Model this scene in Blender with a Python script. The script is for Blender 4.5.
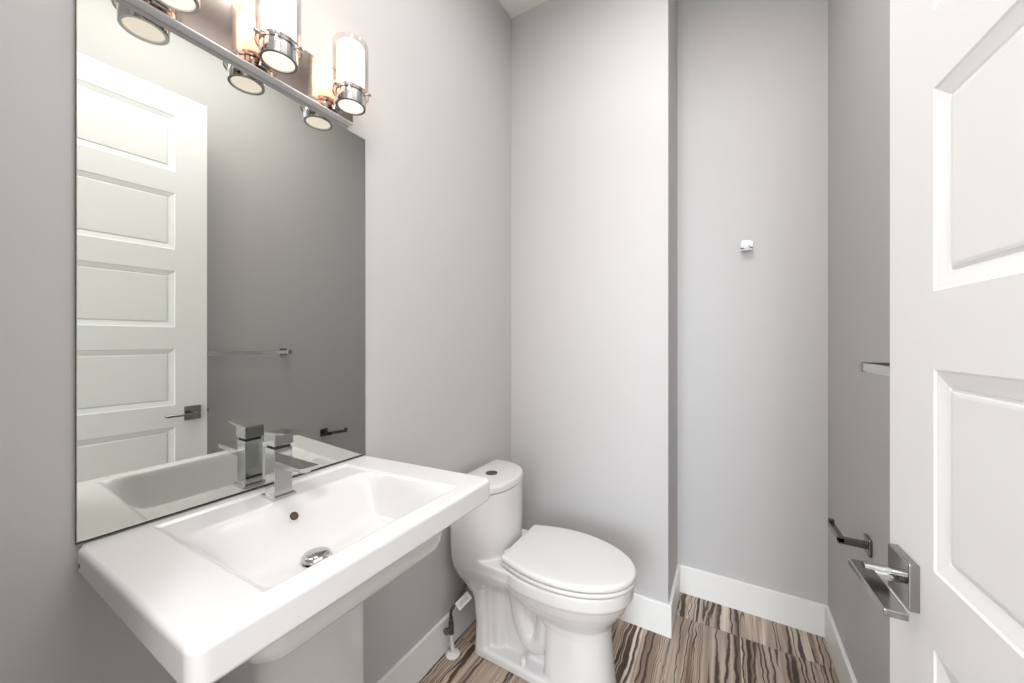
import bpy, bmesh, math, random
from mathutils import Vector, Matrix
from math import sin, cos, pi, radians, sqrt

S = bpy.context.scene
COL = S.collection
for o in list(bpy.data.objects):
    bpy.data.objects.remove(o)

# ------------------------------------------------------------------ camera
cam_d = bpy.data.cameras.new('camera')
cam = bpy.data.objects.new('camera', cam_d)
COL.objects.link(cam)
cam_d.sensor_width = 36.0
cam_d.lens = 367.43 / 1024 * 36.0
cam_d.shift_y = -0.0003
cam_d.clip_start = 0.02
cam.location = (1.0096, 0.0, 1.2738)
cam.rotation_euler = (radians(90), 0, radians(30.345))
S.camera = cam

# ------------------------------------------------------------------ world + lights + exposure
S.view_settings.view_transform = 'Standard'
S.view_settings.look = 'None'
S.view_settings.gamma = 1.0
S.view_settings.use_curve_mapping = False
S.view_settings.exposure = 1.20
W = bpy.data.worlds.new('daylight')
S.world = W
W.use_nodes = True
W.node_tree.nodes['Background'].inputs[0].default_value = (0.86, 0.93, 1.0, 1)
W.node_tree.nodes['Background'].inputs[1].default_value = 1.6

def area(name, loc, rot, sx, sy, power, col):
    l = bpy.data.lights.new(name, 'AREA')
    l.shape = 'RECTANGLE'; l.size = sx; l.size_y = sy; l.energy = power; l.color = col
    o = bpy.data.objects.new(name, l); COL.objects.link(o)
    o.location = loc; o.rotation_euler = rot
    return o
# daylight from the hall window behind the camera, and a hall fill light added for the lower walls
area('hall_daylight', (1.0, -3.85, 1.55), (radians(90), 0, 0), 1.9, 2.3, 62, (0.90, 0.95, 1.0))
area('room_fill_light', (0.86, 0.62, 2.955), (0, 0, 0), 0.56, 1.10, 9.5, (1.0, 0.985, 0.97))  # fill light added overhead to brighten the room
area('hall_fill_light', (1.45, -0.80, 2.70), (radians(18), radians(-22), 0), 0.5, 0.5, 22, (0.95, 0.97, 1.0))
LAMP_STRENGTH = 1.35

# ------------------------------------------------------------------ materials
def mat(name, col=(0.8, 0.8, 0.8), rough=0.5, metal=0.0, spec=0.5, coat=0.0):
    m = bpy.data.materials.new(name); m.use_nodes = True
    b = m.node_tree.nodes['Principled BSDF']
    b.inputs['Base Color'].default_value = (*col, 1)
    b.inputs['Roughness'].default_value = rough
    b.inputs['Metallic'].default_value = metal
    b.inputs['Specular IOR Level'].default_value = spec
    b.inputs['Coat Weight'].default_value = coat
    b.inputs['Coat Roughness'].default_value = 0.04
    return m

def nodes(m):
    return m.node_tree.nodes, m.node_tree.links, m.node_tree.nodes['Principled BSDF']

def add_bump(m, scale, strength, detail=2.0, dist=0.001):
    N, L, b = nodes(m)
    tc = N.new('ShaderNodeTexCoord'); n = N.new('ShaderNodeTexNoise')
    n.inputs['Scale'].default_value = scale; n.inputs['Detail'].default_value = detail
    bp = N.new('ShaderNodeBump'); bp.inputs['Strength'].default_value = strength
    bp.inputs['Distance'].default_value = dist
    L.new(tc.outputs['Object'], n.inputs['Vector']); L.new(n.outputs['Fac'], bp.inputs['Height'])
    L.new(bp.outputs['Normal'], b.inputs['Normal'])

WALL = mat('grey_wall_paint', (0.525, 0.513, 0.507), 0.55, spec=0.3); add_bump(WALL, 260, 0.12)
CEIL = mat('white_ceiling_paint', (0.86, 0.85, 0.83), 0.8, spec=0.2); add_bump(CEIL, 150, 0.2)
TRIM = mat('white_trim_paint', (0.82, 0.812, 0.80), 0.35); add_bump(TRIM, 60, 0.04)
DOORP = mat('white_door_paint', (0.93, 0.93, 0.92), 0.38); add_bump(DOORP, 90, 0.05)
CER = mat('white_glazed_ceramic', (0.68, 0.667, 0.657), 0.2, coat=0.25); add_bump(CER, 9, 0.03)
PLAST = mat('white_gloss_plastic', (0.69, 0.68, 0.67), 0.2); add_bump(PLAST, 14, 0.02)
CHROME = mat('polished_chrome', (0.60, 0.60, 0.60), 0.07, 1.0); add_bump(CHROME, 20, 0.02)
NICKEL = mat('brushed_dark_nickel', (0.20, 0.19, 0.185), 0.25, 1.0); add_bump(NICKEL, 120, 0.03)
PLATE = mat('satin_lamp_plate', (0.62, 0.53, 0.48), 0.10, 1.0); add_bump(PLATE, 30, 0.02)
CHROME_REFL = mat('chrome_dark_reflection', (0.34, 0.335, 0.33), 0.08, 1.0); add_bump(CHROME_REFL, 20, 0.02)  # chrome darkened to paint in the handle's dark reflections
PLATE_REFL = mat('plate_reflection_white', (0.90, 0.90, 0.91), 0.32, 0.15); add_bump(PLATE_REFL, 60, 0.05)  # near-white, paints the bright reflection under the lamp plate
DARK = mat('dark_rubber', (0.02, 0.02, 0.02), 0.5); add_bump(DARK, 80, 0.1)
BRAID = mat('braided_hose', (0.10, 0.09, 0.085), 0.35, 0.7); add_bump(BRAID, 900, 0.8)
MIRR = mat('mirror_silver', (0.66, 0.68, 0.64), 0.0, 1.0)
MEDGE = mat('mirror_dark_edge', (0.02, 0.02, 0.016), 0.4); add_bump(MEDGE, 80, 0.05)
HOLE = mat('overflow_shadow', (0.10, 0.05, 0.03), 0.5); add_bump(HOLE, 80, 0.1)

def emissive(name, col, st):
    m = bpy.data.materials.new(name); m.use_nodes = True
    N, L = m.node_tree.nodes, m.node_tree.links
    b = N['Principled BSDF']
    b.inputs['Base Color'].default_value = (0.9, 0.88, 0.84, 1)
    b.inputs['Roughness'].default_value = 0.3
    b.inputs['Emission Color'].default_value = (*col, 1)
    # the bulb makes the shade glow strongest half way up
    tc = N.new('ShaderNodeTexCoord'); sp = N.new('ShaderNodeSeparateXYZ')
    mr = N.new('ShaderNodeMapRange'); mr.interpolation_type = 'SMOOTHSTEP'
    ab = N.new('ShaderNodeMath'); ab.operation = 'ABSOLUTE'
    L.new(tc.outputs['Object'], sp.inputs[0]); L.new(sp.outputs['Z'], ab.inputs[0])
    L.new(ab.outputs[0], mr.inputs['Value'])
    mr.inputs['From Min'].default_value = 0.0; mr.inputs['From Max'].default_value = 0.08
    mr.inputs['To Min'].default_value = st * 1.7; mr.inputs['To Max'].default_value = st * 0.55
    L.new(mr.outputs[0], b.inputs['Emission Strength'])
    return m
OPAL = emissive('lit_opal_glass', (1.0, 0.70, 0.50), LAMP_STRENGTH)
DISC = mat('lit_lamp_base_glass', (0.9, 0.88, 0.84), 0.4)
DISC.node_tree.nodes['Principled BSDF'].inputs['Emission Color'].default_value = (1.0, 0.84, 0.70, 1)
DISC.node_tree.nodes['Principled BSDF'].inputs['Emission Strength'].default_value = 0.36

def clear_glass():
    m = bpy.data.materials.new('clear_glass'); m.use_nodes = True
    N, L = m.node_tree.nodes, m.node_tree.links
    N.remove(N['Principled BSDF'])
    out = [n for n in N if n.type == 'OUTPUT_MATERIAL'][0]
    t = N.new('ShaderNodeBsdfTransparent'); t.inputs[0].default_value = (0.97, 0.94, 0.93, 1)
    g = N.new('ShaderNodeBsdfGlossy'); g.inputs['Roughness'].default_value = 0.03
    f = N.new('ShaderNodeLayerWeight'); f.inputs['Blend'].default_value = 0.18
    mx = N.new('ShaderNodeMixShader')
    L.new(f.outputs['Facing'], mx.inputs[0]); L.new(t.outputs[0], mx.inputs[1]); L.new(g.outputs[0], mx.inputs[2])
    L.new(mx.outputs[0], out.inputs[0])
    return m
GLASS = clear_glass()

def floor_mat():
    m = mat('zebra_wood_tile', (0.3, 0.25, 0.2), 0.40, spec=0.35)
    N, L, b = nodes(m)
    def math_(op, a, c=None, v=None):
        n = N.new('ShaderNodeMath'); n.operation = op
        for i, x in enumerate((a, c)):
            if x is None: continue
            if isinstance(x, (int, float)): n.inputs[i].default_value = x
            else: L.new(x, n.inputs[i])
        return n.outputs[0]
    tc = N.new('ShaderNodeTexCoord'); sp = N.new('ShaderNodeSeparateXYZ')
    L.new(tc.outputs['Object'], sp.inputs[0])
    X, Y = sp.outputs['X'], sp.outputs['Y']
    TW, TL = 0.254, 0.61
    row = math_('FLOOR', math_('DIVIDE', math_('SUBTRACT', Y, 1.862 - 4 * TL), TL))
    ix = math_('DIVIDE', math_('SUBTRACT', X, 1.31 - 10 * TW), TW)
    iy = math_('DIVIDE', math_('SUBTRACT', Y, 1.862 - 4 * TL), TL)
    colx = math_('FLOOR', ix)
    fx = math_('FRACT', ix); fy = math_('FRACT', iy)
    cid = N.new('ShaderNodeCombineXYZ'); L.new(colx, cid.inputs[0]); L.new(row, cid.inputs[1])
    wn = N.new('ShaderNodeTexWhiteNoise'); wn.noise_dimensions = '3D'; L.new(cid.outputs[0], wn.inputs['Vector'])
    rs = N.new('ShaderNodeSeparateColor'); L.new(wn.outputs['Color'], rs.inputs[0])
    # per tile shifted coordinates, streaks run along Y
    def vec(sx, sy, off):
        cb = N.new('ShaderNodeCombineXYZ')
        L.new(math_('ADD', math_('MULTIPLY', X, sx), math_('MULTIPLY', rs.outputs[0], off)), cb.inputs[0])
        L.new(math_('ADD', math_('MULTIPLY', Y, sy), math_('MULTIPLY', rs.outputs[1], off)), cb.inputs[1])
        L.new(math_('MULTIPLY', rs.outputs[2], off), cb.inputs[2])
        return cb.outputs[0]
    def noise(v, detail, rough, dist=0.0):
        n = N.new('ShaderNodeTexNoise'); n.inputs['Scale'].default_value = 1.0
        n.inputs['Detail'].default_value = detail; n.inputs['Roughness'].default_value = rough
        n.inputs['Distortion'].default_value = dist
        L.new(v, n.inputs['Vector']); return n.outputs['Fac']
    n1 = noise(vec(15, 0.6, 37), 1.5, 0.5, 0.5)      # broad bands
    wob = N.new('ShaderNodeTexNoise'); wob.inputs['Scale'].default_value = 1.0; wob.inputs['Detail'].default_value = 1.5
    L.new(vec(20, 14, 61), wob.inputs['Vector'])
    wcb = N.new('ShaderNodeCombineXYZ')
    L.new(math_('MULTIPLY', math_('SUBTRACT', wob.outputs['Fac'], 0.5), 0.34), wcb.inputs[0])
    wad = N.new('ShaderNodeVectorMath'); wad.operation = 'ADD'
    L.new(vec(15, 0.34, 53), wad.inputs[0]); L.new(wcb.outputs[0], wad.inputs[1])
    n2 = noise(wad.outputs[0], 1.6, 0.45, 0.25)    # vein field
    n3 = noise(vec(70, 1.6, 71), 1.0, 0.5, 0.6)      # hair lines
    n4 = noise(vec(6, 0.9, 91), 1.0, 0.5)            # busy / calm regions
    r1 = N.new('ShaderNodeValToRGB'); L.new(n1, r1.inputs[0])
    e = r1.color_ramp.elements
    e[0].position = 0.27; e[0].color = (0.12, 0.078, 0.052, 1)
    e[1].position = 0.74; e[1].color = (0.66, 0.575, 0.49, 1)
    for p, c in ((0.36, (0.27, 0.195, 0.14, 1)), (0.45, (0.47, 0.385, 0.31, 1)), (0.54, (0.34, 0.265, 0.205, 1)), (0.63, (0.55, 0.465, 0.385, 1))):
        k = r1.color_ramp.elements.new(p); k.color = c
    # contour lines of the vein field run side by side and meander
    v = math_('ABSOLUTE', math_('SUBTRACT', math_('FRACT', math_('MULTIPLY', n2, 11.0)), 0.5))
    wdt = N.new('ShaderNodeMapRange'); L.new(n4, wdt.inputs[0])
    wdt.inputs[1].default_value = 0.32; wdt.inputs[2].default_value = 0.62; wdt.inputs[3].default_value = -0.02; wdt.inputs[4].default_value = 0.13
    r2 = N.new('ShaderNodeMapRange'); r2.interpolation_type = 'SMOOTHSTEP'
    L.new(math_('SUBTRACT', v, wdt.outputs[0]), r2.inputs[0])
    r2.inputs[1].default_value = -0.03; r2.inputs[2].default_value = 0.10
    r2.inputs[3].default_value = 0.94; r2.inputs[4].default_value = 0.0
    mx = N.new('ShaderNodeMix'); mx.data_type = 'RGBA'
    L.new(r2.outputs[0], mx.inputs[0]); L.new(r1.outputs[0], mx.inputs[6]); mx.inputs[7].default_value = (0.040, 0.021, 0.013, 1)
    # dark solid streaks
    n5 = noise(vec(30, 0.6, 17), 1.0, 0.4, 0.4)
    r5 = N.new('ShaderNodeMapRange'); r5.interpolation_type = 'SMOOTHSTEP'; L.new(n5, r5.inputs[0])
    r5.inputs[1].default_value = 0.69; r5.inputs[2].default_value = 0.72
    mx2 = N.new('ShaderNodeMix'); mx2.data_type = 'RGBA'
    L.new(math_('MULTIPLY', r5.outputs[0], 0.93), mx2.inputs[0]); L.new(mx.outputs[2], mx2.inputs[6]); mx2.inputs[7].default_value = (0.014, 0.009, 0.007, 1)
    h = N.new('ShaderNodeMapRange'); L.new(n3, h.inputs[0])
    h.inputs[1].default_value = 0.3; h.inputs[2].default_value = 0.7; h.inputs[3].default_value = 0.75; h.inputs[4].default_value = 1.22
    mx3 = N.new('ShaderNodeMix'); mx3.data_type = 'RGBA'; mx3.blend_type = 'MULTIPLY'; mx3.inputs[0].default_value = 1.0
    L.new(mx2.outputs[2], mx3.inputs[6]); L.new(h.outputs[0], mx3.inputs[7])
    # grout
    ex = math_('MULTIPLY', math_('MINIMUM', fx, math_('SUBTRACT', 1.0, fx)), TW)
    ey = math_('MULTIPLY', math_('MINIMUM', fy, math_('SUBTRACT', 1.0, fy)), TL)
    ed = math_('MINIMUM', ex, ey)
    g = N.new('ShaderNodeMapRange'); L.new(ed, g.inputs[0])
    g.inputs[1].default_value = 0.0007; g.inputs[2].default_value = 0.0014
    g.inputs[3].default_value = 0.8; g.inputs[4].default_value = 0.0
    mx4 = N.new('ShaderNodeMix'); mx4.data_type = 'RGBA'
    L.new(g.outputs[0], mx4.inputs[0]); L.new(mx3.outputs[2], mx4.inputs[6]); mx4.inputs[7].default_value = (0.16, 0.13, 0.11, 1)
    L.new(mx4.outputs[2], b.inputs['Base Color'])
    bp = N.new('ShaderNodeBump'); bp.inputs['Strength'].default_value = 0.5; bp.inputs['Distance'].default_value = 0.001
    L.new(math_('SUBTRACT', 1.0, g.outputs[0]), bp.inputs['Height']); L.new(bp.outputs['Normal'], b.inputs['Normal'])
    return m
FLOOR = floor_mat()

# ------------------------------------------------------------------ helpers
def link(name, bm, m, parent=None, smooth=None, loc=None):
    me = bpy.data.meshes.new(name)
    bmesh.ops.recalc_face_normals(bm, faces=bm.faces)
    bm.to_mesh(me); bm.free()
    me.materials.append(m)
    o = bpy.data.objects.new(name, me); COL.objects.link(o)
    if parent is not None: o.parent = parent
    if loc is not None: o.location = loc
    if smooth is not None:
        for p in me.polygons: p.use_smooth = True
        try: me.set_sharp_from_angle(angle=radians(smooth))
        except Exception: pass
    return o

def tag(o, label=None, cat=None, group=None, kind=None):
    if label: o['label'] = label
    if cat: o['category'] = cat
    if group: o['group'] = group
    if kind: o['kind'] = kind
    return o

def empty(name, loc=(0, 0, 0), rz=0.0):
    o = bpy.data.objects.new(name, None); COL.objects.link(o)
    o.empty_display_size = 0.05
    o.location = loc; o.rotation_euler = (0, 0, rz)
    return o

def box(bm, x0, x1, y0, y1, z0, z1, bevel=0.0, seg=3):
    r = bmesh.ops.create_cube(bm, size=1.0)
    vs = r['verts']
    for v in vs:
        v.co = Vector((x0 + (v.co.x + .5) * (x1 - x0), y0 + (v.co.y + .5) * (y1 - y0), z0 + (v.co.z + .5) * (z1 - z0)))
    if bevel > 0:
        es = list({e for v in vs for e in v.link_edges})
        bmesh.ops.bevel(bm, geom=es, offset=bevel, segments=seg, profile=0.5, affect='EDGES')
    return vs

def cyl(bm, p0, p1, r0, r1=None, seg=40, cap=True):
    p0 = Vector(p0); p1 = Vector(p1); r1 = r0 if r1 is None else r1
    d = (p1 - p0); q = d.to_track_quat('Z', 'Y').to_matrix()
    rings = []
    for p, r in ((p0, r0), (p1, r1)):
        rings.append([bm.verts.new(p + q @ Vector((cos(2*pi*i/seg)*r, sin(2*pi*i/seg)*r, 0))) for i in range(seg)])
    for i in range(seg):
        bm.faces.new((rings[0][i], rings[0][(i+1) % seg], rings[1][(i+1) % seg], rings[1][i]))
    if cap:
        bm.faces.new(rings[0][::-1]); bm.faces.new(rings[1])

def lathe(bm, pts, c=(0, 0, 0), seg=56, close=False):
    """pts: (r, z) profile"""
    rings = []
    for r, z in pts:
        if r < 1e-6: rings.append([bm.verts.new((c[0], c[1], c[2] + z))])
        else: rings.append([bm.verts.new((c[0] + cos(2*pi*i/seg)*r, c[1] + sin(2*pi*i/seg)*r, c[2] + z)) for i in range(seg)])
    n = len(rings)
    for k in range(n if close else n - 1):
        a, b = rings[k], rings[(k+1) % n]
        for i in range(seg):
            j = (i + 1) % seg
            if len(a) == 1 and len(b) == 1: continue
            if len(a) == 1: bm.faces.new((a[0], b[i], b[j]))
            elif len(b) == 1: bm.faces.new((a[i], a[j], b[0]))
            else: bm.faces.new((a[i], a[j], b[j], b[i]))

def loft(bm, rings, cap=True):
    vr = [[bm.verts.new(p) for p in r] for r in rings]
    n = len(vr[0])
    for a, b in zip(vr, vr[1:]):
        for i in range(n):
            bm.faces.new((a[i], a[(i+1) % n], b[(i+1) % n], b[i]))
    if cap:
        bm.faces.new(vr[0][::-1]); bm.faces.new(vr[-1])

def tube(bm, pts, r, seg=16, rs=None):
    """smooth tube through pts (Catmull-Rom)"""
    P = [Vector(p) for p in pts]; out = []; rad = []
    rs = rs or [r] * len(P)
    for i in range(len(P) - 1):
        p0 = P[max(i-1, 0)]; p1 = P[i]; p2 = P[i+1]; p3 = P[min(i+2, len(P)-1)]
        for k in range(8):
            t = k / 8
            out.append(0.5*((2*p1) + (-p0+p2)*t + (2*p0-5*p1+4*p2-p3)*t*t + (-p0+3*p1-3*p2+p3)*t**3))
            rad.append(rs[i]*(1-t) + rs[i+1]*t)
    out.append(P[-1]); rad.append(rs[-1])
    rings = []; up = Vector((0.13, 0.2, 0.97)).normalized()
    for i, p in enumerate(out):
        d = (out[min(i+1, len(out)-1)] - out[max(i-1, 0)]).normalized()
        a = d.cross(up)
        if a.length < 1e-3: a = d.cross(Vector((1, 0, 0)))
        a.normalize(); b = d.cross(a).normalized()
        rings.append([p + (a*cos(2*pi*k/seg) + b*sin(2*pi*k/seg))*rad[i] for k in range(seg)])
    loft(bm, rings)

def structure(name, m, *boxes, bevel=0.0, label=None):
    bm = bmesh.new()
    for b in boxes: box(bm, *b, bevel=bevel, seg=2)
    o = link(name, bm, m)
    o['kind'] = 'structure'
    if label: o['label'] = label
    return o

# ------------------------------------------------------------------ room
SY, SX, AY, RX, CZ, BH = 1.716, 0.7895, 2.056, 1.3854, 3.0206, 0.1365
FY = 0.02            # inner face of the wall with the doorway
HY = -4.0            # far end of the hall behind the camera
structure('floor', FLOOR, (-0.7, 2.3, HY - .1, AY + 0.1, -0.08, 0.0))
structure('ceiling', CEIL, (-0.7, 2.3, HY - .1, AY + 0.1, CZ, CZ + 0.1))
structure('wall_left', WALL, (-0.12, 0.0, FY - 0.12, AY + 0.1, 0.0, CZ))
structure('wall_partition', WALL, (0.0, SX, SY, AY, 0.0, CZ), label='grey wall projecting behind the toilet')
structure('wall_back', WALL, (0.0, RX, AY, AY + 0.1, 0.0, CZ))
structure('wall_right', WALL, (RX, RX + 0.1, FY - 0.12, AY + 0.1, 0.0, CZ))
DX0, DX1, DH = 0.50, 1.335, 2.465
structure('wall_front', WALL, (0.0, DX0 - .02, FY - 0.12, FY, 0.0, CZ), (DX1 + .02, RX, FY - 0.12, FY, 0.0, CZ), (DX0 - .02, DX1 + .02, FY - 0.12, FY, DH + .02, CZ))
structure('wall_hall_left', WALL, (-0.7, -0.6, HY, FY - 0.12, 0.0, CZ))
structure('wall_hall_right', WALL, (2.2, 2.3, HY, FY - 0.12, 0.0, CZ))
structure('wall_hall_front', WALL, (-0.6, -0.12, FY - 0.12, FY, 0, CZ), (RX + .1, 2.2, FY - 0.12, FY, 0, CZ))
structure('wall_hall_back', WALL, (-0.6, 0.0, HY - .1, HY, 0, CZ), (2.0, 2.2, HY - .1, HY, 0, CZ), (0, 2.0, HY - .1, HY, 0, 0.35), (0, 2.0, HY - .1, HY, 2.75, CZ))
w = structure('window_1', TRIM, (0, 0.05, HY - .09, HY - .01, .35, 2.75), (1.95, 2.0, HY - .09, HY - .01, .35, 2.75), (0.05, 1.95, HY - .09, HY - .01, .35, .40), (0.05, 1.95, HY - .09, HY - .01, 2.70, 2.75), (0.98, 1.02, HY - .09, HY - .01, .4, 2.7))
# door frame
structure('trim_1', TRIM, (DX0 - .02, DX0, FY - .125, FY + .004, 0, DH + .02), (DX1, DX1 + .02, FY - .125, FY + .004, 0, DH + .02), (DX0, DX1, FY - .125, FY + .004, DH, DH + .02),
          label='white door jamb')
structure('trim_2', TRIM, (DX0 - .10, DX0 - .02, FY, FY + .014, 0, DH + .09), (DX0 - .02, RX - .002, FY + .004, FY + .014, DH + .02, DH + .09), bevel=.002, label='white door casing')

def bb(name, x0, x1, y0, y1, faces=None):
    bm = bmesh.new()
    box(bm, x0, x1, y0, y1, 0.0, BH)
    # ease the top edge
    es = [e for e in bm.edges if all(abs(v.co.z - BH) < 1e-5 for v in e.verts)]
    bmesh.ops.bevel(bm, geom=es, offset=0.0025, segments=2, profile=.5, affect='EDGES')
    o = link(name, bm, TRIM); o['kind'] = 'structure'; return o
T = 0.014
bb('baseboard_left', 0.0, T, FY, SY - T)
bb('baseboard_partition', 0.0, SX + T, SY - T, SY)
bb('baseboard_return', SX, SX + T, SY, AY - T)
bb('baseboard_back', SX, RX - T, AY - T, AY)
bb('baseboard_right', RX - T, RX, FY + .02, AY)

# unseen panel housing added around the room fill light (above the frame)
cl = empty('fill_light_panel', (0.86, 0.62, CZ))
tag(cl, 'unseen flat white framed panel added around the ceiling fill light', 'ceiling light')
bm = bmesh.new()
for b in ((-.30, .30, -.57, -.55), (-.30, .30, .55, .57), (-.30, -.28, -.55, .55), (.28, .30, -.55, .55)): box(bm, *b, -.07, 0, bevel=.002, seg=2)
link('panel_frame', bm, TRIM, cl)
bm = bmesh.new(); box(bm, -.28, .28, -.55, .55, -.06, -.002); link('panel_back', bm, TRIM, cl)

# ------------------------------------------------------------------ door (open, at right)
TH = radians(3.859)
DW, DT, DZ0, DZ1 = 0.762, 0.035, 0.012, 2.44
latch = Vector((1.2337, 0.8105, 0)); dirv = Vector((-sin(TH), cos(TH), 0))
hinge = latch - dirv * DW
# local frame: +X from hinge to latch, +Y = towards the room (visible face at y=0), thickness to -Y
door = empty('door_1', (hinge.x, hinge.y, 0), pi/2 + TH)
tag(door, kind='structure', label='open white six panel door at the right edge with a square chrome lever')
PZ = [(2.334 - .3655*i - .264, 2.334 - .3655*i) for i in range(6)]
def door_face(bm, yf, sgn):
    """moulded face. sgn=-1: recess goes to -Y (visible face)"""
    xa, xb = 0.12, DW - 0.12
    V = lambda x, z, d=0.0: bm.verts.new((x, yf + sgn*d, z))
    def quad(x0, x1, z0, z1):
        bm.faces.new((V(x0, z0), V(x1, z0), V(x1, z1), V(x0, z1)))
    quad(0, xa, DZ0, DZ1); quad(xb, DW, DZ0, DZ1)
    zs = [DZ1] + [z for (a, b) in PZ for z in (b, a)] + [DZ0]
    for i in range(0, len(zs), 2): quad(xa, xb, zs[i+1], zs[i])
    prof = [(0, 0), (.003, .0018), (.007, .0026), (.021, .0056), (.0225, .0070), (.0255, .0068), (.0275, .0046), (.031, .0040)]
    for (a, b) in PZ:
        rings = [[V(xa+i, a+i, d), V(xb-i, a+i, d), V(xb-i, b-i, d), V(xa+i, b-i, d)] for i, d in prof]
        for p, q in zip(rings, rings[1:]):
            for k in range(4): bm.faces.new((p[k], p[(k+1) % 4], q[(k+1) % 4], q[k]))
        bm.faces.new(rings[-1])
bm = bmesh.new()
door_face(bm, 0.0, -1); door_face(bm, -DT, 1)
for f in ((0, 0, DZ0, DZ1), (DW, DW, DZ0, DZ1)):
    bm.faces.new([bm.verts.new(p) for p in ((f[0], 0, DZ0), (f[0], -DT, DZ0), (f[0], -DT, DZ1), (f[0], 0, DZ1))])
for z in (DZ0, DZ1):
    bm.faces.new([bm.verts.new(p) for p in ((0, 0, z), (DW, 0, z), (DW, -DT, z), (0, -DT, z))])
bmesh.ops.remove_doubles(bm, verts=bm.verts, dist=1e-5)
link('door_leaf', bm, DOORP, door)
HZ, HS = 0.930, DW - 0.058
def handle(sgn, y0):
    h = empty('door_handle', (HS, y0, HZ)); h.parent = door
    bm = bmesh.new(); box(bm, -.031, .031, *sorted((0, sgn*.012)), -.033, .033, bevel=.0015)
    r = link('rose', bm, CHROME_REFL, h)
    bm = bmesh.new(); cyl(bm, (0, sgn*.010, 0), (0, sgn*.05, 0), .0095)
    link('neck', bm, CHROME, h, 40)
    bm = bmesh.new(); box(bm, -.108, .014, *sorted((sgn*.040, sgn*.064)), -.005, .005, bevel=.0016)
    link('lever', bm, CHROME_REFL, h)
    if sgn > 0:
        bm = bmesh.new(); cyl(bm, (-.018, .012, .004), (-.018, .018, .004), .004, seg=20)
        box(bm, -.026, -.010, .018, .022, .0025, .0055, bevel=.001)
        link('lock_button', bm, DARK, h, 40)['label'] = 'small black privacy button'
handle(1, 0.0); handle(-1, -DT)
bm = bmesh.new(); box(bm, DW - .001, DW + .001, -DT/2 - .012, -DT/2 + .012, HZ - .03, HZ + .03); box(bm, DW, DW + .010, -DT/2 - .006, -DT/2 + .006, HZ - .008, HZ + .008, bevel=.002)
link('latch', bm, NICKEL, door)
for z in (.25, 1.22, 2.2):
    bm = bmesh.new(); cyl(bm, (-.006, .004, z - .05), (-.006, .004, z + .05), .006, seg=20)
    link('hinge', bm, NICKEL, door, 40)

# ------------------------------------------------------------------ mirror
MY0, MY1, MZ0, MZ1 = 0.1727, 0.7821, 0.9095, 1.9217
mir = empty('wall_mirror', (0, (MY0 + MY1)/2, MZ0))
tag(mir, 'tall frameless rectangular mirror on the grey wall above the white pedestal sink', 'mirror')
cy = (MY0 + MY1)/2
bm = bmesh.new(); box(bm, 0.0005, 0.0054, MY0 - cy, MY1 - cy, 0, MZ1 - MZ0)
link('mirror_backing', bm, MEDGE, mir)
bm = bmesh.new(); e = .0015
vs = [bm.verts.new((0.006, y, z)) for y, z in ((MY0 - cy + e, .0048), (MY1 - cy - e, .0048), (MY1 - cy - e, MZ1 - MZ0 - e), (MY0 - cy + e, MZ1 - MZ0 - e))]
bk = [bm.verts.new((0.0054, v.co.y + (-.0012 if v.co.y < 0 else .0012), v.co.z + (-.0012 if v.co.z < .5 else .0012))) for v in vs]
bm.faces.new(vs); bm.faces.new(bk[::-1])
for i in range(4): bm.faces.new((vs[i], vs[(i+1) % 4], bk[(i+1) % 4], bk[i]))
link('mirror_glass', bm, MIRR, mir)

# ------------------------------------------------------------------ pedestal sink
KY0, KY1, KX, KZ = 0.172, 0.787, 0.4645, 0.9063
sink = empty('pedestal_sink', (0, (KY0 + KY1)/2, 0))
tag(sink, 'white rectangular ceramic sink on a pedestal below the mirror', 'sink')
kc = (KY0 + KY1)/2
def warp(x, y):      # the sides splay a little towards the front
    t = (y - KY0)/(KY1 - KY0)
    return y + x*(0.020*(1 - t) + 0.088*t)
def sstep(a, b, x):
    t = max(0.0, min(1.0, (x - a)/(b - a))); return t*t*(3 - 2*t)
def ramp(x, w):      # linear ramp with eased ends
    t = max(0.0, min(1.0, x / w))
    return 1 - (1 - t*t*(3 - 2*t))**1.5
def smin(a, b, k=0.16):
    h = max(k - abs(a - b), 0.0)/k
    return min(a, b) - h*h*k*0.25
def sink_z(x, y):
    # recess (faucet deck) rectangle, then the bowl
    ya = 0.266; yb = 0.700
    rec = min(x - 0.024, 0.425 - x, y - ya, yb - y)
    z = -0.0045 * sstep(0.0, 0.013, rec)
    l = ramp(y - ya - .004, 0.085); r = ramp(yb - .004 - y, 0.060)
    b = ramp(x - 0.108, 0.125); f = ramp(0.421 - x, 0.045)
    p = l*r*b*f
    p = max(0.0, p)
    p = p if p < 1 else 1
    # bottom dips towards the drain
    d = sqrt((x - .235)**2 + (y - .478)**2)
    z -= 0.097 * p + 0.012 * p * (1 - min(1, d/.2))
    return z
def lines(a, b, n, edge):
    out = [a + edge*t for t in (0, .08, .2, .38, .62, .85)]
    m0, m1 = a + edge, b - edge
    out += [m0 + (m1 - m0)*i/n for i in range(n + 1)]
    out += [b - edge*t for t in (.85, .62, .38, .2, .08, 0)]
    return out
RE, RC = 0.009, 0.020
gx = lines(0.0015, KX, 190, RE); gy = lines(KY0, KY1, 260, RE)
bm = bmesh.new()
def rcorner(x, y):
    cx = min(max(x, 0.0015 + RC), KX - RC); cyy = min(max(y, KY0 + RC), KY1 - RC)
    qx, qy = x - cx, y - cyy
    if abs(qx) > 1e-9 and abs(qy) > 1e-9:
        m = max(abs(qx), abs(qy)); L_ = sqrt(qx*qx + qy*qy)
        qx *= m/L_; qy *= m/L_
    return cx + qx, cyy + qy
G = []
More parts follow.
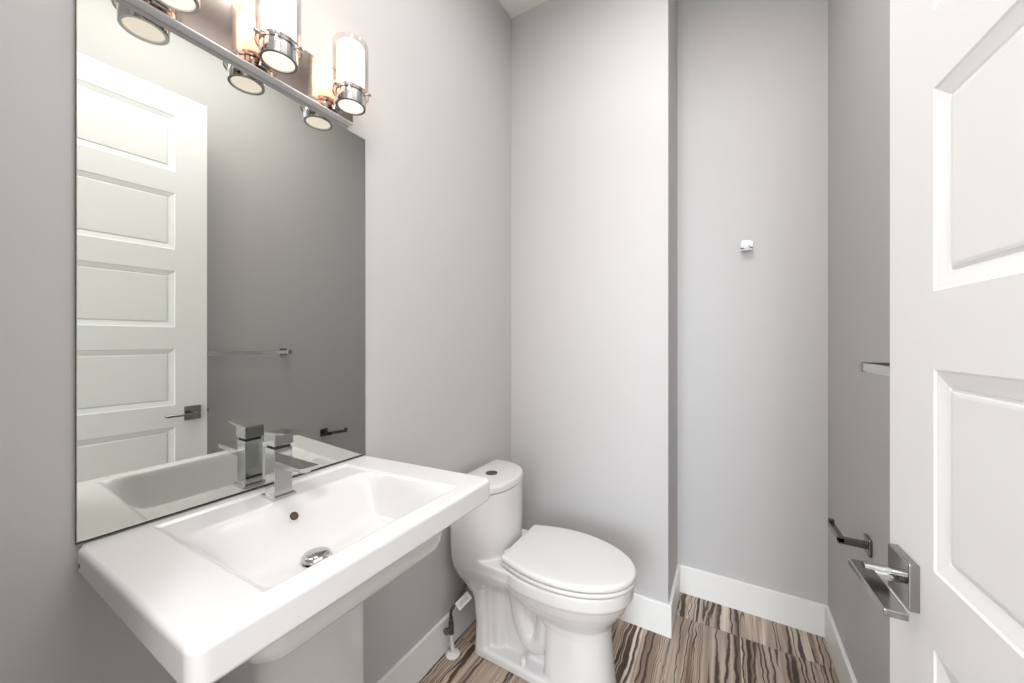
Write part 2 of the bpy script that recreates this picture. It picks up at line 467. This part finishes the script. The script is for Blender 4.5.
for x in gx:
    row = []
    for y in gy:
        e = min(KX - x, y - KY0, KY1 - y)
        X, Y = rcorner(x, y)
        z = KZ + sink_z(x, y)
        if e < RE: z -= RE - sqrt(max(0, RE*RE - (RE - e)**2))
        row.append(bm.verts.new((X, warp(X, Y) - kc, z)))
    G.append(row)
nx, ny = len(gx), len(gy)
for i in range(nx - 1):
    for j in range(ny - 1):
        bm.faces.new((G[i][j], G[i+1][j], G[i+1][j+1], G[i][j+1]))
pid = [(i, 0) for i in range(nx)] + [(nx-1, j) for j in range(1, ny)] + [(i, ny-1) for i in range(nx - 2, -1, -1)] + [(0, j) for j in range(ny - 2, 0, -1)]
per = [G[i][j] for i, j in pid]
uv = [((gx[i] - gx[0])/(gx[-1] - gx[0]), (gy[j] - gy[0])/(gy[-1] - gy[0])) for i, j in pid]
def ring(src, x0, x1, y0, y1, r, z):
    """next ring: perimeter of a rounded rectangle"""
    new = []
    for (a, b) in uv:
        x = x0 + (x1 - x0)*a; y = y0 + (y1 - y0)*b
        cx = min(max(x, x0 + r), x1 - r); cyy = min(max(y, y0 + r), y1 - r)
        qx, qy = x - cx, y - cyy
        if abs(qx) > 1e-9 and abs(qy) > 1e-9:
            k = max(abs(qx), abs(qy))/sqrt(qx*qx + qy*qy); qx *= k; qy *= k
        x, y = cx + qx, cyy + qy
        new.append(bm.verts.new((x, warp(x, y) - kc, z(x) if callable(z) else z)))
    n = len(src)
    for i in range(n): bm.faces.new((src[i], new[i], new[(i+1) % n], src[(i+1) % n]))
    return new
zb = lambda x: 0.863 - 0.013*min(1, x/KX)
x0 = .0015
p = ring(per, x0, KX, KY0, KY1, RC, KZ - RE - .0015)
p = ring(p, x0, KX, KY0, KY1, RC, lambda x: zb(x) + .0075)
for d, dz in ((.0, .006), (.0018, .0018), (.006, 0), (.008, 0)):
    p = ring(p, x0, KX - d, KY0 + d, KY1 - d, RC - d*.5, (lambda dz: (lambda x: zb(x) + dz))(dz))
ty0, ty1, tx1 = .262, .676, .420
p = ring(p, x0, tx1, ty0, ty1, .045, lambda x: zb(x) + .0005)
for d, z in ((0, .845), (.002, .800), (.006, .783), (.014, .773), (.026, .768)):
    p = ring(p, x0, tx1 - d, ty0 + d, ty1 - d, .045, z)
bm.faces.new(p)
link('basin', bm, CER, sink, 50)
# overflow
n = Vector((0.80, 0, 0.55)).normalized()
ov = Vector((0.146, 0.478 - kc, 0)); ov.z = KZ + sink_z(ov.x, 0.478)
def surf_n(x, y, h=.002):
    dzx = (sink_z(x+h, y) - sink_z(x-h, y))/(2*h); dzy = (sink_z(x, y+h) - sink_z(x, y-h))/(2*h)
    return Vector((-dzx, -dzy, 1)).normalized()
n = surf_n(ov.x, .478)
bm = bmesh.new(); cyl(bm, ov - n*.004, ov + n*.0012, .0105); link('overflow_hole', bm, HOLE, sink, 40)['label'] = 'brown overflow hole'
bm = bmesh.new()
q = n.to_track_quat('Z', 'Y').to_matrix().to_4x4(); q.translation = ov
lathe(bm, [(.0095, .0), (.0135, .0), (.013, .002), (.010, .002)], close=True, seg=32); bmesh.ops.transform(bm, matrix=q, verts=bm.verts)
link('overflow_ring', bm, CER, sink, 40)
# side screw hole
bm = bmesh.new(); cyl(bm, (.030, KY0 - kc - .0006, .880), (.030, KY0 - kc + .004, .880), .0042, seg=20); link('mounting_hole', bm, NICKEL, sink)
# drain
dz = KZ + sink_z(.235, .478)
dr = empty('drain', (.235, .478 - kc, dz)); dr.parent = sink
bm = bmesh.new(); lathe(bm, [(0, .003), (.026, .003), (.031, .0015), (.032, -.003), (0, -.003)]); link('drain_flange', bm, CHROME, dr, 40)
bm = bmesh.new(); lathe(bm, [(0, .0205), (.018, .020), (.026, .0175), (.030, .013), (.0305, .010), (.029, .008), (.012, .008), (.012, .0), (0, .0)]); link('stopper', bm, CHROME, dr, 40)
# pedestal column
def rrect(x0, x1, y0, y1, r, z, n=8, bulge=0.0):
    pts = []
    for cx, cyy, a0 in ((x1 - r, y1 - r, 0), (x0 + r, y1 - r, 90), (x0 + r, y0 + r, 180), (x1 - r, y0 + r, 270)):
        for k in range(n + 1):
            a = radians(a0 + 90*k/n); pts.append([cx + r*cos(a), cyy + r*sin(a), z])
    ym = (y0 + y1)/2; hw = (y1 - y0)/2
    out = []
    for p in pts:
        if bulge and p[0] > (x0 + x1)/2: p[0] += bulge*(1 - ((p[1] - ym)/hw)**2)
        out.append(Vector(p))
    return out
bm = bmesh.new()
a, b_ = .374 - kc, .626 - kc
secs = []
for z, g, bl in ((0, .012, .028), (.012, .012, .028), (.03, .008, .028), (.2, .0, .028), (.62, .0, .028), (.74, .004, .03), (.775, .008, .032)):
    secs.append(rrect(.02, .212 + g, a - g, b_ + g, .024, z, bulge=bl))
    # extra points along the front give a smooth bulge
loft(bm, secs)
bm2 = bmesh.new()
secs2 = []
for s in secs:
    # resample the front side densely
    pts = []
    m = len(s)
    for i in range(m):
        p, q_ = s[i], s[(i+1) % m]
        if (q_ - p).length > .05:
            for k in range(12):
                t = k/12; w_ = p.lerp(q_, t)
                pts.append(w_)
        else: pts.append(p)
    secs2.append(pts)
bm.free()
ym = (a + b_)/2; hw = (b_ - a)/2
for s in secs2:
    for w_ in s:
        if w_.x > .2 and abs(w_.y - ym) < hw - .02: w_.x = max(w_.x, .2)
for s, (z, g, bl) in zip(secs2, ((0, .012, .028), (.012, .012, .028), (.03, .008, .028), (.2, .0, .028), (.62, .0, .028), (.74, .004, .03), (.775, .008, .032))):
    for w_ in s:
        if abs(w_.y - ym) < hw + g - .024 and w_.x > .15:
            w_.x = .212 + g + bl*(1 - ((w_.y - ym)/(hw + g))**2)
loft(bm2, secs2)
link('pedestal', bm2, CER, sink, 50)

# ------------------------------------------------------------------ faucet
fc = empty('faucet', (-.003, .4815, KZ - .0040))
tag(fc, 'square chrome single lever faucet on the back ledge of the sink', 'faucet')
bm = bmesh.new(); box(bm, .050, .106, -.027, .027, -.001, .006, bevel=.0012); link('base_plate', bm, CHROME, fc)
bm = bmesh.new(); box(bm, .057, .099, -.0205, .0205, .004, .117, bevel=.0012); link('faucet_body', bm, CHROME, fc)
bm = bmesh.new(); box(bm, .098, .206, -.0205, .0205, .074, .090, bevel=.0012)
for v in bm.verts:
    if v.co.x > .15 and v.co.z < .083: v.co.z += .007
cyl(bm, (.190, 0, .076), (.190, 0, .0835), .010, seg=28)
link('spout', bm, CHROME, fc)
bm = bmesh.new(); box(bm, .060, .096, -.0175, .0175, .117, .123); link('neck', bm, DARK, fc)
bm = bmesh.new()
r = bmesh.ops.create_cube(bm, size=1)
for v in r['verts']:
    front = v.co.x > 0; top = v.co.z > 0
    v.co = Vector((.102 if front else .054, .022 if v.co.y > 0 else -.022, (.154 if front else .152) if top else (.124 if front else .124)))
es = list(bm.edges); bmesh.ops.bevel(bm, geom=es, offset=.0012, segments=2, affect='EDGES', profile=.5)
r = bmesh.ops.create_cube(bm, size=1)
for v in r['verts']:
    front = v.co.x > 0; top = v.co.z > 0
    v.co = Vector((.146 if front else .056, .0215 if v.co.y > 0 else -.0215, (.1605 if front else .1535) if top else (.1580 if front else .145)))
link('lever', bm, CHROME, fc)

# ------------------------------------------------------------------ vanity light
VZ0, VZ1, VY0, VY1 = 1.936, 2.062, 0.222, 0.722
vl = empty('vanity_light', (0, (VY0 + VY1)/2, VZ0))
tag(vl, 'chrome three lamp vanity light bar on the wall at the top edge of the mirror', 'wall light')
vc = (VY0 + VY1)/2
bm = bmesh.new(); box(bm, 0.001, 0.026, VY0 - vc, VY1 - vc, 0, VZ1 - VZ0, bevel=.002, seg=2); link('back_plate', bm, PLATE, vl)
bm = bmesh.new(); box(bm, 0.001, 0.0268, VY0 - vc - .0008, VY1 - vc + .0008, -.0012, .0022, bevel=.0006, seg=2); link('plate_reflection_strip', bm, PLATE_REFL, vl)  # pale strip painting the reflection on the plate's chrome underside
def lamp(y):
    L0 = empty('lamp', (.084, y - vc, 1.941 - VZ0)); L0.parent = vl
    # cup with open bottom
    bm = bmesh.new()
    lathe(bm, [(.0325, .004), (.0335, 0.0), (.0395, .0), (.0402, .001), (.0402, .047), (.0375, .049), (.0360, .047)], close=True)
    link('cup', bm, CHROME, L0, 40)
    bm = bmesh.new(); lathe(bm, [(0, .003), (.0340, .003), (.0340, .006), (0, .006)]); link('base_glass', bm, DISC, L0, 40)
    # opal shade
    bm = bmesh.new(); lathe(bm, [(0, -.062), (.0362, -.062), (.0362, .058), (.0345, .060), (.0325, .058), (.0325, -.058), (0, -.058)])
    link('opal_shade', bm, OPAL, L0, 40, loc=(0, 0, .110))
    # clear outer cylinder
    bm = bmesh.new(); lathe(bm, [(.0470, .038), (.0470, .176), (.0460, .177), (.0450, .176), (.0450, .038)], close=True)
    link('glass_cylinder', bm, GLASS, L0, 40)
    # ring carrying the clear glass, thumb screws
    bm = bmesh.new(); lathe(bm, [(.0470, .035), (.0484, .035), (.0484, .040), (.0470, .040)], close=True, seg=64)
    for a in (35, 155, 275):
        d = Vector((cos(radians(a)), sin(radians(a)), 0))
        cyl(bm, d*.038 + Vector((0, 0, .037)), d*.048 + Vector((0, 0, .037)), .0022, seg=12)
        cyl(bm, d*.048 + Vector((0, 0, .037)), d*.056 + Vector((0, 0, .037)), .0042, seg=20)
    link('glass_holder', bm, CHROME, L0, 40)
    # arm to the plate
    bm = bmesh.new(); box(bm, -.059, -.036, -.008, .008, .012, .028, bevel=.0015); box(bm, -.059, -.055, -.014, .014, .006, .034, bevel=.001)
    link('arm', bm, CHROME, L0, 40)
for y in (.282, .477, .672): lamp(y)

# ------------------------------------------------------------------ toilet
TY = 1.331
toi = empty('toilet', (0, TY, 0))
tag(toi, 'white one piece toilet with closed lid between the sink and the projecting wall', 'toilet')
def ellip(xb, xf, w, z, xm=None, nb=3.0, nf=2.1, n=64):
    """egg outline: back at xb, front at xf, half width w, widest at xm"""
    xm = xb + (xf - xb)*.45 if xm is None else xm
    pts = []
    for i in range(n):
        a = 2*pi*i/n; c, s = cos(a), sin(a)
        nn = nf if c > 0 else nb
        x = abs(c)**(2/nn)*(1 if c > 0 else -1); y = abs(s)**(2/nn)*(1 if s > 0 else -1)
        pts.append(Vector((xm + x*((xf - xm) if c > 0 else (xm - xb)), y*w, z)))
    return pts
def tank_outline(z, w=.178, xb=.040, xf=.245, grow=0.0, n=40):
    pts = []; xm = .09
    for i in range(n + 1):
        a = -pi/2 + pi*i/n
        c, s = cos(a), sin(a); e = 2/2.3
        pts.append(Vector((xm + (xf + grow - xm)*abs(c)**e, (w + grow)*abs(s)**e*(1 if s > 0 else -1), z)))
    r = .012
    for k in range(6):
        t = radians(90*k/5)
        pts.append(Vector((xb + r - r*sin(t) - grow*(k/5)*0, (w + grow) - r + r*cos(t), z)))
    for k in range(6):
        t = radians(90*k/5)
        pts.append(Vector((xb + r - r*cos(t), -((w + grow) - r + r*sin(t)), z)))
    return pts
bm = bmesh.new()
def islands(fn):
    fn(bm)
# tank
loft(bm, [tank_outline(.24, w=.105, xb=.085, xf=.17), tank_outline(.28, w=.122, xb=.066, xf=.17), tank_outline(.315, w=.143, xb=.052, xf=.18), tank_outline(.36, w=.162, xb=.042, xf=.235), tank_outline(.40, w=.1725, xf=.242), tank_outline(.45, w=.177), tank_outline(.50), tank_outline(.668)])
# rear column: flares up into the tank
secs = []
for z, w_, x0, x1 in ((0, .116, .11, .175), (.02, .114, .112, .175), (.12, .110, .115, .17), (.22, .112, .105, .165), (.27, .119, .09, .165), (.31, .134, .07, .19), (.345, .150, .055, .31), (.37, .158, .050, .32)):
    secs.append(rrect(x0, x1, -w_, w_, .022, z))
loft(bm, secs)
# deck under the seat
loft(bm, [rrect(.11, .23, -.080, .080, .03, 0), rrect(.11, .225, -.074, .074, .03, .2), rrect(.11, .24, -.085, .085, .03, .34)])
loft(bm, [rrect(.09, .30, -.110, .110, .03, .322), rrect(.07, .34, -.140, .140, .03, .338), rrect(.055, .40, -.156, .156, .03, .365), rrect(.05, .40, -.160, .160, .03, .411)])
# bowl + front pedestal
loft(bm, [ellip(.41, .664, .118, 0, xm=.53, nb=5), ellip(.412, .660, .114, .03, xm=.53, nb=5), ellip(.415, .650, .106, .14, xm=.53, nb=5),
          ellip(.405, .645, .102, .215, xm=.52, nb=4), ellip(.37, .648, .106, .245, xm=.50, nb=4), ellip(.33, .663, .124, .270, xm=.48, nb=3.4),
          ellip(.28, .682, .146, .297, xm=.46, nb=3), ellip(.25, .700, .163, .325, xm=.45, nb=3), ellip(.24, .713, .173, .352, xm=.45, nb=3),
          ellip(.235, .716, .1745, .360, xm=.45, nb=3), ellip(.235, .724, .180, .366, xm=.45, nb=3), ellip(.235, .724, .180, .412, xm=.45, nb=3)])
# plinth
loft(bm, [rrect(.115, .60, -.116, .116, .02, 0), rrect(.115, .60, -.116, .116, .02, .026), rrect(.118, .60, -.110, .110, .02, .034)])
# inner web
loft(bm, [rrect(.15, .50, -.050, .050, .01, 0), rrect(.15, .50, -.060, .060, .01, .36)])
# trapway bulges on both flanks
for s in (1, -1):
    tube(bm, [(.42, s*.04, .31), (.42, s*.04, .22), (.40, s*.038, .13), (.35, s*.036, .10), (.31, s*.036, .16), (.29, s*.038, .25), (.25, s*.04, .33)], .04, rs=[.05, .048, .046, .045, .044, .042, .04])
link_tmp = link('remesh_source', bm, CER)
md = link_tmp.modifiers.new('r', 'REMESH'); md.mode = 'VOXEL'; md.voxel_size = .0040; md.use_smooth_shade = True
ms = link_tmp.modifiers.new('s', 'SMOOTH'); ms.factor = .6; ms.iterations = 7
bpy.context.view_layer.update()
dg = bpy.context.evaluated_depsgraph_get()
me = bpy.data.meshes.new_from_object(link_tmp.evaluated_get(dg))
me.name = 'bowl'
bpy.data.objects.remove(link_tmp)
body = bpy.data.objects.new('bowl', me); COL.objects.link(body); body.parent = toi
for p in me.polygons: p.use_smooth = True
zmin = min(v.co.z for v in me.vertices)
for v in me.vertices: v.co.z -= zmin
if not me.materials: me.materials.append(CER)
# tank lid
bm = bmesh.new()
g = .002
loft(bm, [tank_outline(.6705, grow=-.003), tank_outline(.6725, grow=g), tank_outline(.688, grow=g), tank_outline(.6955, grow=g - .0015), tank_outline(.6995, grow=g - .005), tank_outline(.7015, grow=-.010)])
tl = link('tank_lid', bm, CER, toi, 50)
bm = bmesh.new(); lathe(bm, [(0, .0035), (.021, .0035), (.0225, .003), (.0235, .0015), (.0245, 0.003), (.0255,.0025), (.026, 0), (.026, -.001), (0, -.001)], c=(.128, 0, .7015)); fb = link('flush_button', bm, NICKEL, tl, 40); fb['label'] = 'round chrome flush button'
bm = bmesh.new(); box(bm, .127, .129, -.0205, .0205, .7045, .7052); link('button_split', bm, DARK, tl)
# seat + lid
def seat_outline(z, g=0.0, n=72):
    pts = []
    xb, xm, xf, w, wb = .262 - g, .455, .733 + g, .183 + g, .140 + g
    m = 26
    for i in range(m + 1):
        a = -pi/2 + pi*i/m; c, s = cos(a), sin(a)
        pts.append(Vector((xm + (xf - xm)*abs(c)**.98, w*s, z)))
    def side(x):
        t = (xm - x)/(xm - xb); return w - (w - wb)*t**1.9
    xs = [xm - (xm - (xb + .012))*k/14 for k in range(1, 15)]
    left = [Vector((x, side(x), z)) for x in xs]
    yb = side(xs[-1]); corner = []
    for k in range(1, 6):
        t = radians(90*k/5); corner.append(Vector((xb + .012 - .012*sin(t), yb - .012 + .012*cos(t), z)))
    pts += left + corner + [Vector((p.x, -p.y, z)) for p in reversed(corner)] + [Vector((p.x, -p.y, z)) for p in reversed(left)]
    return pts
bm = bmesh.new()
loft(bm, [seat_outline(.4140, -.014), seat_outline(.4165, -.004), seat_outline(.4195, -.0015), seat_outline(.428, -.0015), seat_outline(.4305, -.004), seat_outline(.4315, -.012)])
link('seat', bm, PLAST, toi, 50)
bm = bmesh.new()
loft(bm, [seat_outline(.4362, -.014), seat_outline(.4372, -.003), seat_outline(.4385, -.0005), seat_outline(.441, .0), seat_outline(.449, .0), seat_outline(.4535, -.0025), seat_outline(.4560, -.007), seat_outline(.4572, -.016), seat_outline(.4590, -.06)])
link('seat_lid', bm, PLAST, toi, 50)
for s in (1, -1):
    bm = bmesh.new(); box(bm, .243, .278, s*.075 - .018, s*.075 + .018, .409, .440, bevel=.005); link('hinge', bm, PLAST, toi, 40)
    bm = bmesh.new(); lathe(bm, [(0, .026), (.008, .025), (.0115, .020), (.013, .010), (.0135, 0), (0, 0)], c=(.335, s*.092, .034), seg=28); link('bolt_cap', bm, PLAST, toi, 40)

# ------------------------------------------------------------------ water supply
ws = empty('water_supply', (.045, 1.170, 0))
tag(ws, 'white supply pipe with chrome stop valve and dark hose beside the toilet', 'pipe')
bm = bmesh.new(); lathe(bm, [(0, .010), (.010, .0095), (.020, .006), (.0285, .0015), (.029, 0), (0, 0)], seg=40); link('escutcheon', bm, PLAST, ws, 40)
bm = bmesh.new(); cyl(bm, (0, 0, .002), (-.008, .0, .085), .0085, seg=24); link('pipe', bm, PLAST, ws, 40)
bm = bmesh.new()
cyl(bm, (-.0075, 0, .080), (-.009, 0, .128), .0105, seg=6); cyl(bm, (-.009, 0, .128), (-.009, 0, .145), .008, seg=20)
cyl(bm, (-.009, 0, .108), (-.009, -.026, .108), .006, seg=20); cyl(bm, (-.009, -.026, .108), (-.009, -.034, .108), .0125, seg=12)
link('stop_valve', bm, NICKEL, ws, 30)
bm = bmesh.new(); tube(bm, [(-.009, 0, .138), (-.010, .0, .165), (-.004, .012, .186), (.004, .035, .205), (.010, .062, .235), (.006, .078, .262), (.000, .084, .276)], .006, seg=14); link('braided_hose', bm, BRAID, ws, 50)
bm = bmesh.new(); cyl(bm, (.002, .082, .266), (-.003, .086, .292), .0115, seg=8); cyl(bm, (-.003, .086, .291), (-.005, .088, .306), .0085, seg=20); link('hose_nut', bm, CHROME, ws, 30)
bm = bmesh.new()
box(bm, -.033, .033, -.0012, .0012, -.017, .017, bevel=.0008, seg=1)
tn = Vector((.52, -.60, .60)).normalized(); ta = Vector((.60, .36, .72)); ta = (ta - tn*ta.dot(tn)).normalized(); tc_ = ta.cross(tn)
M = Matrix.Translation((.024, .040, .200)) @ Matrix((ta, tn, tc_)).transposed().to_4x4()
bmesh.ops.transform(bm, matrix=M, verts=bm.verts)
tg = link('hose_tag', bm, PLAST, ws); tg['label'] = 'white paper tag on the hose'
bm = bmesh.new()
for k in (-.006, -.001, .004):
    box(bm, -.022, .022, -.0018, -.0011, k, k + .0015)
    box(bm, -.022, .022, .0011, .0018, k, k + .0015)
bmesh.ops.transform(bm, matrix=M, verts=bm.verts); link('tag_print', bm, NICKEL, tg)

# ------------------------------------------------------------------ towel bar (right wall)
tb = empty('towel_bar', (RX, 1.0, 1.209))
tag(tb, 'chrome square towel bar on the right wall half hidden behind the open door', 'towel bar')
bm = bmesh.new(); box(bm, -.0815, -.0695, -.335, .243, -.010, .010, bevel=.001); link('bar', bm, CHROME, tb)
for y in (-.315, .252):
    bm = bmesh.new(); box(bm, -.009, -.0005, y - .020, y + .020, -.020, .020, bevel=.0015); link('mount', bm, NICKEL, tb)
    bm = bmesh.new(); box(bm, -.0825, -.007, y - .0101, y + .0101, -.0115, .0115, bevel=.001); link('post', bm, NICKEL, tb)
# paper holder
ph = empty('toilet_paper_holder', (RX, 1.518, .650))
tag(ph, 'dark nickel toilet paper holder arm low on the right wall', 'toilet paper holder')
bm = bmesh.new(); box(bm, -.009, -.0005, -.026, .026, -.026, .026, bevel=.003); link('mount', bm, NICKEL, ph)
bm = bmesh.new(); box(bm, -.076, -.008, -.009, .009, -.009, .009, bevel=.001); link('post', bm, NICKEL, ph)
bm = bmesh.new(); box(bm, -.076, -.060, -.009, .130, -.0091, .0091, bevel=.001); box(bm, -.076, -.060, .114, .130, .006, .020, bevel=.001); 
for v in bm.verts: v.co.z -= (v.co.y + .009)*.07 - .004
link('arm', bm, NICKEL, ph)
# robe hook
rh = empty('robe_hook', (1.088, AY, 1.722))
tag(rh, 'small square chrome robe hook alone on the back wall', 'hook')
bm = bmesh.new(); box(bm, -.018, .018, -.008, -.0005, -.018, .026, bevel=.0015); link('mount', bm, CHROME, rh)
bm = bmesh.new(); box(bm, -.007, .007, -.034, -.007, -.020, -.008, bevel=.001); box(bm, -.024, .024, -.040, -.032, -.028, -.014, bevel=.001); box(bm, -.024, -.011, -.040, -.032, -.020, .012, bevel=.001); box(bm, .011, .024, -.040, -.032, -.020, .012, bevel=.001)
link('peg', bm, CHROME, rh)
